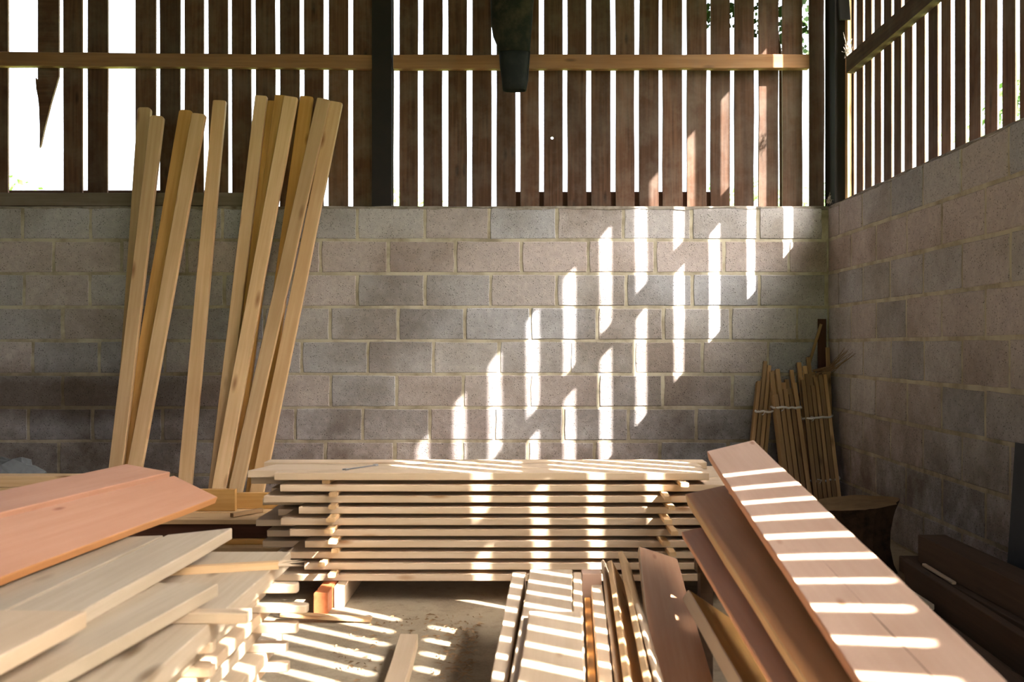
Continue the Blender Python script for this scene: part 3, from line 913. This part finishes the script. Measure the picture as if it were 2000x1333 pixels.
# boards standing on edge, leaning over to the right
def edge_board(x_f, y_f, z_f, x_n, y_n, z_n, w, t, tilt, mat, lab, rnd=0.0, wav=0.005):
    """upper-left edge from (x_f..) to (x_n..); the broad face falls away to the right by tilt degrees"""
    c, s = math.cos(math.radians(tilt)) * w, math.sin(math.radians(tilt)) * w
    return rb((x_f, y_f, z_f), (x_f + c, y_f, z_f - s), (x_n + c, y_n, z_n - s), (x_n, y_n, z_n), t, mat, lab, segs=9, wav=wav, rnd=rnd)
edge_board(0.314, 3.86, 0.255, 0.203, 1.75, 0.224, 0.115, 0.012, 68, 'pale', 'thin pale board on edge beside the pale square batten', wav=0.002)
edge_board(0.333, 3.73, 0.282, 0.226, 1.75, 0.250, 0.115, 0.018, 62, 'pine', 'wavy-edged pale board on edge, catching small sun spots', wav=0.003)
edge_board(0.376, 3.78, 0.312, 0.275, 1.75, 0.270, 0.080, 0.018, 62, 'pine', 'pale board on edge with a rounded end beside the pink-brown plank', rnd=0.03, wav=0.003)
edge_board(0.352, 3.06, 0.300, 0.298, 1.75, 0.275, 0.06, 0.010, 62, 'pale', 'shorter pale board on edge tucked against the pink-brown plank', rnd=0.03, wav=0.003)
rb((0.433, 3.70, 0.3385), (0.571, 3.66, 0.301), (0.495, 2.08, 0.058), (0.308, 2.08, 0.092), 0.024, 'tan', 'broad pink-brown plank leaning in the heap before the amber board', segs=6, side='pale')
rb((0.505, 3.02, 0.345), (0.680, 2.98, 0.230), (0.700, 1.7, 0.16), (0.515, 1.7, 0.275), 0.036, 'gold', 'amber board with a pale sawn edge below the pink boards', segs=5, side='pale')
rb((0.528, 3.30, 0.468), (0.660, 3.27, 0.505), (0.680, 1.2, 0.375), (0.508, 1.2, 0.340), 0.024, 'pink', 'thin pink board third down below the big striped plank', segs=5)
rb((0.567, 3.46, 0.570), (0.745, 3.42, 0.618), (0.724, 1.38, 0.446), (0.531, 1.40, 0.410), 0.042, 'brown', 'orange-brown board with pale edge directly under the big striped plank', segs=6, side='pine')
# the big plank
BP = [V(p) for p in ((0.656, 3.53, 0.713), (0.815, 3.49, 0.757), (0.800, 0.95, 0.452), (0.566, 1.00, 0.413))]
big = plank('striped_plank', *BP, 0.034, 'rose',
            'big pale pink plank crossed by sun stripes, uppermost of the heap', 'plank', segs=8, wav=0.002, side='pink')
cr = []
for (s_, f_) in ((0.56, 0.43), (0.50, 0.45), (0.42, 0.475), (0.33, 0.51), (0.24, 0.545), (0.15, 0.57)):
    a_, b_ = BP[3].lerp(BP[0], s_), BP[2].lerp(BP[1], s_)
    cr.append(big.matrix_world.inverted() @ (a_.lerp(b_, f_)) + V((0, 0, -0.0004)))
v, f = tube_vf(cr, [0.0004, 0.001, 0.0014, 0.0016, 0.0016, 0.001], 4)
mesh_obj('crack', v, f, 'darkboard', big)
# trestles below the sloping boards, out of sight
def trestle(yc, zt, lab):
    e = empty('trestle', (0.68, yc, 0))
    tag(e, lab, 'trestle', 'trestles under the striped plank')
    boxes('beam', [(-0.13, 0.17, -0.03, 0.03, zt - 0.06, zt)], 'oldbeam', e)
    for sx in (-0.10, 0.13):
        boxes('leg', [(sx - 0.02, sx + 0.02, -0.025, 0.025, 0, zt - 0.06)], 'oldbeam', e)
trestle(3.15, 0.432, 'dark timber trestle hidden under the sloping planks near the stack')
trestle(1.25, 0.318, 'dark timber trestle hidden under the sloping planks near the doorway')
xboard('prop_block', 0.675, 0.74, 3.19, 3.25, 0.650, 0.045, 'brown', 'small block holding the big striped plank off the brown board', 'block', segs=1)

# ------------------------------------------------------------------ bundles of sticks in the corner
def bundle(nx_, ny_, foot, top, sp, lab, grp, seed, zvar):
    rr_ = random.Random(seed)
    foot, top = V(foot), V(top)
    n = 0
    for j in range(ny_):
        for i in range(nx_):
            offx = (i - (nx_ - 1) / 2) * sp
            offy = -j * sp * 1.05
            h = rr_.uniform(-zvar, zvar * 0.7) if j == 0 else rr_.uniform(-zvar, zvar)
            f = foot + V((offx, offy, 0.0))
            t_ = top + V((offx * 0.97, offy * 0.8, 0))
            s_ = 1 + h / top.z
            t_ = f + (t_ - f) * s_
            a = sp * rr_.uniform(0.36, 0.44)
            d = (t_ - f).normalized()
            sx = V((d.z, 0, -d.x)).normalized() * a
            plank('thin_stick', t_ - sx, t_ + sx, f + sx, f - sx, a * 1.75, 'stick',
                  '%s stick of the %s row in the %s, counted from the right wall' % (ORD[nx_ - 1 - i], ('wall-side', 'middle', 'outer')[j + (ny_ == 2 and j)], lab), 'stick', grp, segs=2, wav=0.001, ch=0.001)
            n += 1
bundle(5, 3, (1.748, 6.26, 0.004), (1.706, 6.515, 0.86), 0.034, 'middle stick bundle', 'sticks of the middle bundle', 1, 0.09)
bundle(6, 3, (1.925, 6.26, 0.004), (1.905, 6.53, 0.90), 0.030, 'corner stick bundle', 'sticks of the corner bundle', 2, 0.13)
bundle(4, 2, (1.49, 6.43, 0.004), (1.62, 6.605, 0.90), 0.030, 'small stick bundle', 'sticks of the small bundle', 3, 0.09)
for (tx, tz, fx, w, ty, fy, lab) in ((1.985, 1.235, 1.60, 0.018, 6.580, 6.52, 'long thin stick slanting up behind the bundles into the corner'),
                                     (2.000, 1.27, 1.985, 0.055, 6.610, 6.56, 'tall dark lath standing upright in the corner behind the bundles'),
                                     (2.022, 1.08, 2.024, 0.026, 6.560, 6.44, 'upright thin stick with a cut end tight in the corner')):
    d = V((tx - fx, 0, tz)).normalized()
    s = V((d.z, 0, -d.x)) * (w / 2)
    plank('lath', V((tx, ty, tz)) - s, V((tx, ty, tz)) + s, V((fx, fy, 0.004)) + s, V((fx, fy, 0.004)) - s, 0.014,
          'darkboard' if w > 0.05 else 'stick', lab, 'stick', segs=2)
def tie(cx, cy, z, rx, ry, lab, seed, tilt=0.0):
    rr_ = random.Random(seed)
    pts = []
    for k in range(28):
        a = 2 * math.pi * k / 28
        p = 4.0
        c, s = math.cos(a), math.sin(a)
        q = (abs(c) ** p + abs(s) ** p) ** (-1 / p)
        pts.append((cx + rx * c * q, cy + ry * s * q, z + tilt * c + rr_.uniform(-0.004, 0.004)))
    vs_, fs_ = tube_vf(pts, 0.0075, 5, closed=True)
    for dx, dz in ((-0.028, 0.008), (-0.022, -0.022)):
        v, f = tube_vf([(cx - rx * 0.3, cy - ry - 0.005, z), (cx - rx * 0.3 + dx * 0.5, cy - ry - 0.012, z + dz * 0.7), (cx - rx * 0.3 + dx, cy - ry - 0.01, z + dz)], 0.003, 4, off=len(vs_))
        vs_ += v
        fs_ += f
    tag(mesh_obj('twine', vs_, fs_, 'string', smooth=True), lab, 'twine', 'white ties of the stick bundles')
tie(1.717, 6.46, 0.69, 0.092, 0.062, 'white twine tied round the middle stick bundle', 5)
tie(1.912, 6.45, 0.625, 0.098, 0.062, 'white twine tied high round the corner stick bundle', 6, 0.01)
tie(1.922, 6.34, 0.235, 0.098, 0.062, 'white twine tied low round the corner stick bundle', 7, 0.012)
tie(1.60, 6.505, 0.66, 0.068, 0.045, 'white twine tied round the small stick bundle', 8)

# dry wisp hooked on the corner bundle
rr = random.Random(9)
vs_, fs_ = [], []
for q in range(16):
    st = V((1.90 + rr.uniform(-0.02, 0.04), 6.44 + rr.uniform(-0.03, 0.02), 0.93 + rr.uniform(-0.03, 0.02)))
    en = V((2.03, 6.02, 1.075)) + V((rr.uniform(-0.03, 0.0), rr.uniform(0, 0.26), rr.uniform(-0.07, 0.01)))
    mid = (st + en) / 2 + V((0, 0, -0.035 + rr.uniform(-0.012, 0.012)))
    v, f = tube_vf([st, mid, en], [0.0035, 0.0028, 0.0012], 4, off=len(vs_))
    vs_ += v
    fs_ += f
tag(mesh_obj('dry_wisp', vs_, fs_, 'dry'), 'dry brown grass wisp sticking out of the corner stick bundle', 'dry grass')

# ------------------------------------------------------------------ stump
def stump():
    e = empty('tree_stump', (1.615, 4.86, 0))
    tag(e, 'dark chopping stump with a flat sawn top by the right wall', 'stump')
    n = 40
    rr_ = random.Random(4)
    prof = [(0.0, 0.205), (0.04, 0.185), (0.12, 0.168), (0.20, 0.170), (0.27, 0.183), (0.315, 0.200)]
    jit = [rr_.uniform(-0.012, 0.012) for _ in range(n)]
    def rad(a, r0, k):
        pt = max(0.0, math.cos(a - 0.15)) ** 14 * 0.05 * (k / 5) ** 2
        flat = -0.03 * max(0.0, math.cos(a + 1.9)) ** 3
        return r0 + pt + flat + jit[int(a / (2 * math.pi) * n) % n] * 0.8 + 0.008 * math.sin(a * 7)
    vs_, fs_ = [], []
    for k, (z, r0) in enumerate(prof):
        for i in range(n):
            a = 2 * math.pi * i / n
            r_ = rad(a, r0, k)
            zz = z + (0.02 * math.cos(a - 0.1) if k == 5 else 0)
            vs_.append((r_ * math.cos(a) * 1.0, r_ * math.sin(a) * 1.05, zz))
    for k in range(5):
        for i in range(n):
            i2 = (i + 1) % n
            fs_.append((k * n + i, k * n + i2, (k + 1) * n + i2, (k + 1) * n + i))
    fs_.append(tuple(range(n - 1, -1, -1)))
    mesh_obj('trunk', vs_, fs_, 'bark', e)
    top = [V(v) for v in vs_[5 * n:6 * n]]
    tv = [(p.x * 0.992, p.y * 0.992, p.z + 0.001) for p in top] + [(0, 0, 0.317)]
    mesh_obj('sawn_top', tv, [(i, (i + 1) % n, n) for i in range(n)], 'stumptop', e)
stump()

# ------------------------------------------------------------------ dark timbers along the right wall
GT = 'old timbers along the right wall'
yboard('old_timber', 1.73, 1.85, 1.6, 4.33, 0.262, 0.12, 'oldbeam', 'squared old timber lying uppermost against the right block wall', 'timber', GT, segs=4)
yboard('old_timber', 1.70, 1.84, 1.7, 4.47, 0.140, 0.07, 'oldbeam', 'old timber directly under the squared one by the right wall', 'timber', GT, segs=4)
yboard('old_timber', 1.70, 1.84, 1.7, 4.40, 0.068, 0.066, 'oldbeam', 'lowest old timber under the squared one by the right wall', 'timber', GT, segs=4)
plank('old_board', (1.655, 4.32, 0.155), (1.685, 4.33, 0.160), (1.560, 1.6, 0.160), (1.530, 1.6, 0.155), 0.15, 'oldbeam',
      'old board standing on edge beside the squared timber', 'board', GT, segs=4)
plank('old_board', (1.44, 4.12, 0.045), (1.63, 4.16, 0.045), (1.50, 1.7, 0.045), (1.28, 1.7, 0.045), 0.04, 'oldbeam',
      'old broad board lying flat on the floor beside the edge-on board', 'board', GT, segs=4)
plank('old_board', (1.36, 3.42, 0.090), (1.52, 3.44, 0.090), (1.38, 1.5, 0.090), (1.21, 1.5, 0.090), 0.043, 'oldbeam',
      'shorter old board lying on the broad flat one', 'board', GT, segs=4)
plank('painted_lath', (1.695, 4.20, 0.165), (1.712, 4.20, 0.165), (1.722, 3.93, 0.152), (1.705, 3.93, 0.152), 0.012, 'pale',
      'small pale lath lying between the old timbers', 'stick', segs=1)
plank('painted_lath', (1.598, 4.14, 0.075), (1.618, 4.14, 0.075), (1.622, 3.90, 0.070), (1.602, 3.90, 0.070), 0.024, 'white',
      'little grey-white lath lying below the edge-on old board', 'stick', segs=1)
# dark sheet leaning on the wall
plank('metal_sheet', (2.035, 4.09, 0.69), (2.035, 2.6, 0.69), (1.975, 2.6, 0.004), (1.955, 4.02, 0.004), 0.006, 'panel',
      'dark blue-grey sheet leaning on the right block wall behind the timbers', 'sheet', segs=2, ch=0.001)

# ------------------------------------------------------------------ hanging rubber chute
def chute():
    e = empty('hanging_chute', (-0.072, 6.44, 2.755))
    tag(e, 'grimy dark rubber chute hanging before the slatted wall', 'chute')
    def sleeve(name, prof, mat, seed):
        rr_ = random.Random(seed)
        n = 28
        vs_, fs_ = [], []
        for (z, xl, xr, dep) in prof:
            for i in range(n):
                a = 2 * math.pi * i / n
                c, s = math.cos(a), math.sin(a)
                w = (xr - xl) / 2
                q = (abs(c) ** 2.6 + abs(s) ** 2.6) ** (-1 / 2.6)
                vs_.append(((xl + xr) / 2 + w * c * q + rr_.uniform(-0.002, 0.002), dep * s * q + rr_.uniform(-0.003, 0.003), z))
        m = len(prof)
        for k in range(m - 1):
            for i in range(n):
                i2 = (i + 1) % n
                fs_.append((k * n + i, k * n + i2, (k + 1) * n + i2, (k + 1) * n + i))
        o_ = mesh_obj(name, vs_, fs_, mat, e, smooth=True)
        md = o_.modifiers.new('thickness', 'SOLIDIFY')
        md.thickness = 0.006
        md.offset = -1
    sleeve('lower_sleeve', [(0.0, -0.060, 0.092, 0.05), (0.05, -0.066, 0.098, 0.055), (0.15, -0.078, 0.104, 0.06), (0.26, -0.086, 0.110, 0.062)], 'rubber', 1)
    sleeve('upper_sleeve', [(0.245, -0.092, 0.112, 0.068), (0.29, -0.100, 0.117, 0.072), (0.35, -0.125, 0.124, 0.08), (0.43, -0.138, 0.130, 0.09), (0.60, -0.142, 0.142, 0.10),
                            (0.9, -0.15, 0.15, 0.11), (1.2, -0.16, 0.16, 0.11), (1.765, -0.16, 0.16, 0.11)], 'grime', 2)
    # pale beading on the one side
    v, f = tube_vf([(0.091, -0.012, 0.012), (0.100, -0.012, 0.06), (0.107, -0.014, 0.15), (0.114, -0.02, 0.25)], 0.004, 6)
    mesh_obj('seam', v, f, 'panel', e, smooth=True)
chute()

# ------------------------------------------------------------------ cobwebs
def cobweb(name, c, spread, n, seed, lab):
    rr_ = random.Random(seed)
    vs_, fs_ = [], []
    c = V(c)
    for q in range(n):
        a = c + V([rr_.gauss(0, s) for s in spread])
        b2 = c + V([rr_.gauss(0, s) for s in spread])
        v, f = tube_vf([a, (a + b2) / 2 - V((0, 0, 0.006)), b2], 0.0009, 3, off=len(vs_))
        vs_ += v
        fs_ += f
    o_ = mesh_obj(name, vs_, fs_, 'web')
    o_['kind'] = 'stuff'
    tag(o_, lab, 'cobweb')
cobweb('cobweb', (2.03, 6.55, 2.06), (0.008, 0.02, 0.022), 40, 1, 'dusty cobweb at the foot of the corner column')
cobweb('cobweb', (2.11, 6.41, 3.02), (0.012, 0.014, 0.035), 70, 2, 'dusty cobweb where the rail meets the corner column')

# ------------------------------------------------------------------ debris on the floor
rr = random.Random(21)
vs_, fs_ = [], []
for q in range(1500):
    if q % 3 == 0:
        x, y = rr.uniform(-0.68, -0.16), rr.uniform(2.5, 4.0)
    elif q % 3 == 1:
        x, y = -0.17 - abs(rr.gauss(0, 0.07)), rr.uniform(2.6, 3.9)
    else:
        x, y = rr.choice(((rr.uniform(0.93, 1.16), rr.uniform(1.5, 3.9)), (rr.uniform(-0.9, 1.3), rr.uniform(4.95, 6.5))))
    if -0.47 < x < -0.31 and y < 3.62:
        continue
    ln, w = rr.uniform(0.004, 0.02), rr.uniform(0.001, 0.003)
    a = rr.uniform(0, math.pi)
    dx, dy = math.cos(a) * ln, math.sin(a) * ln
    px, py = -math.sin(a) * w, math.cos(a) * w
    h = rr.uniform(0.001, 0.007)
    b0 = len(vs_)
    vs_ += [(x - dx, y - dy, 0.0005), (x + px, y + py, h), (x + dx, y + dy, 0.001), (x - px, y - py, 0.0005)]
    fs_ += [(b0, b0 + 1, b0 + 2), (b0, b0 + 2, b0 + 3), (b0, b0 + 3, b0 + 1)]
o = mesh_obj('wood_shavings', vs_, fs_, 'shaving')
o['kind'] = 'stuff'
tag(o, 'scattered wood shavings and chips on the dusty floor', 'shavings')

# ------------------------------------------------------------------ outside: trees and ivy
def tree(loc, h, rad, seed, lab, leaves=2600, trunk=True):
    rr_ = random.Random(seed)
    e = empty('tree', loc)
    tag(e, lab, 'tree', 'trees outside the barn')
    v, f = tube_vf([(0, 0, 0), (0.1, 0.05, h * 0.3), (0.0, 0.1, h * 0.6), (0.05, 0, h * 0.85)], [0.22, 0.18, 0.12, 0.05], 8)
    mesh_obj('trunk', v, f, 'bark', e)
    blobs = [(V((rr_.uniform(-0.5, 0.5) * rad, rr_.uniform(-0.5, 0.5) * rad, h * rr_.uniform(0.45, 0.92))), rad * rr_.uniform(0.35, 0.6)) for _ in range(12)]
    vs_, fs_ = [], []
    for q in range(leaves):
        c, r0 = rr_.choice(blobs)
        d = V((rr_.gauss(0, 1), rr_.gauss(0, 1), rr_.gauss(0, 1))).normalized()
        p = c + d * r0 * rr_.uniform(0.6, 1.0)
        u = V((rr_.gauss(0, 1), rr_.gauss(0, 1), rr_.gauss(0, 1))).normalized()
        w = u.orthogonal().normalized()
        s = rr_.uniform(0.09, 0.17)
        b0 = len(vs_)
        vs_ += [p - u * s, p + w * s * 0.5, p + u * s, p - w * s * 0.5]
        fs_.append((b0, b0 + 1, b0 + 2, b0 + 3))
    fo = mesh_obj('foliage', vs_, fs_, 'leaf', e)
    fo['kind'] = 'stuff'
tree((-15.0, 27.0, -0.03), 5.4, 2.6, 1, 'bushy green tree outside beyond the missing slats')
tree((-8.5, 30.0, -0.03), 5.7, 2.8, 2, 'green tree outside beyond the leaning battens')
tree((-3.0, 33.0, -0.03), 5.6, 2.6, 3, 'green tree outside beyond the middle steel column')
tree((8.0, 31.0, -0.03), 6.0, 2.8, 4, 'green tree outside beyond the slats near the corner')
tree((10.5, 21.0, -0.03), 5.6, 2.4, 5, 'green tree outside beyond the right-hand slats by the corner')
tree((9.0, 15.5, -0.03), 5.6, 2.0, 6, 'leafy green tree outside close beyond the right-hand slats')

rr = random.Random(31)
e = empty('ivy', (1.5, 6.83, -0.03))
tag(e, 'dark ivy hanging outside the slats near the corner column', 'ivy')
pts = [(0.32, 0.02, 0.0), (0.3, 0.03, 1.6), (0.28, 0.0, 3.1), (0.2, 0.02, 3.7)]
v, f = tube_vf(pts, [0.02, 0.018, 0.014, 0.01], 6)
mesh_obj('stem', v, f, 'bark', e)
vs_, fs_ = [], []
for q in range(420):
    x = rr.uniform(-0.25, 0.5)
    lo = 3.30 - max(0, x - 0.05) * 0.45
    z = min(lo + abs(rr.gauss(0, 0.35)), 3.95)
    p = V((x, rr.uniform(-0.05, 0.10), z))
    u = V((rr.gauss(0, 1), rr.gauss(0, 0.5), rr.gauss(0, 1))).normalized()
    w = u.cross(V((0, 1, 0.2))).normalized()
    s = rr.uniform(0.015, 0.03)
    b0 = len(vs_)
    vs_ += [p - u * s, p + w * s * 0.8, p + u * s, p - w * s * 0.8]
    fs_.append((b0, b0 + 1, b0 + 2, b0 + 3))
fo = mesh_obj('foliage', vs_, fs_, 'darkleaf', e)
fo['kind'] = 'stuff'
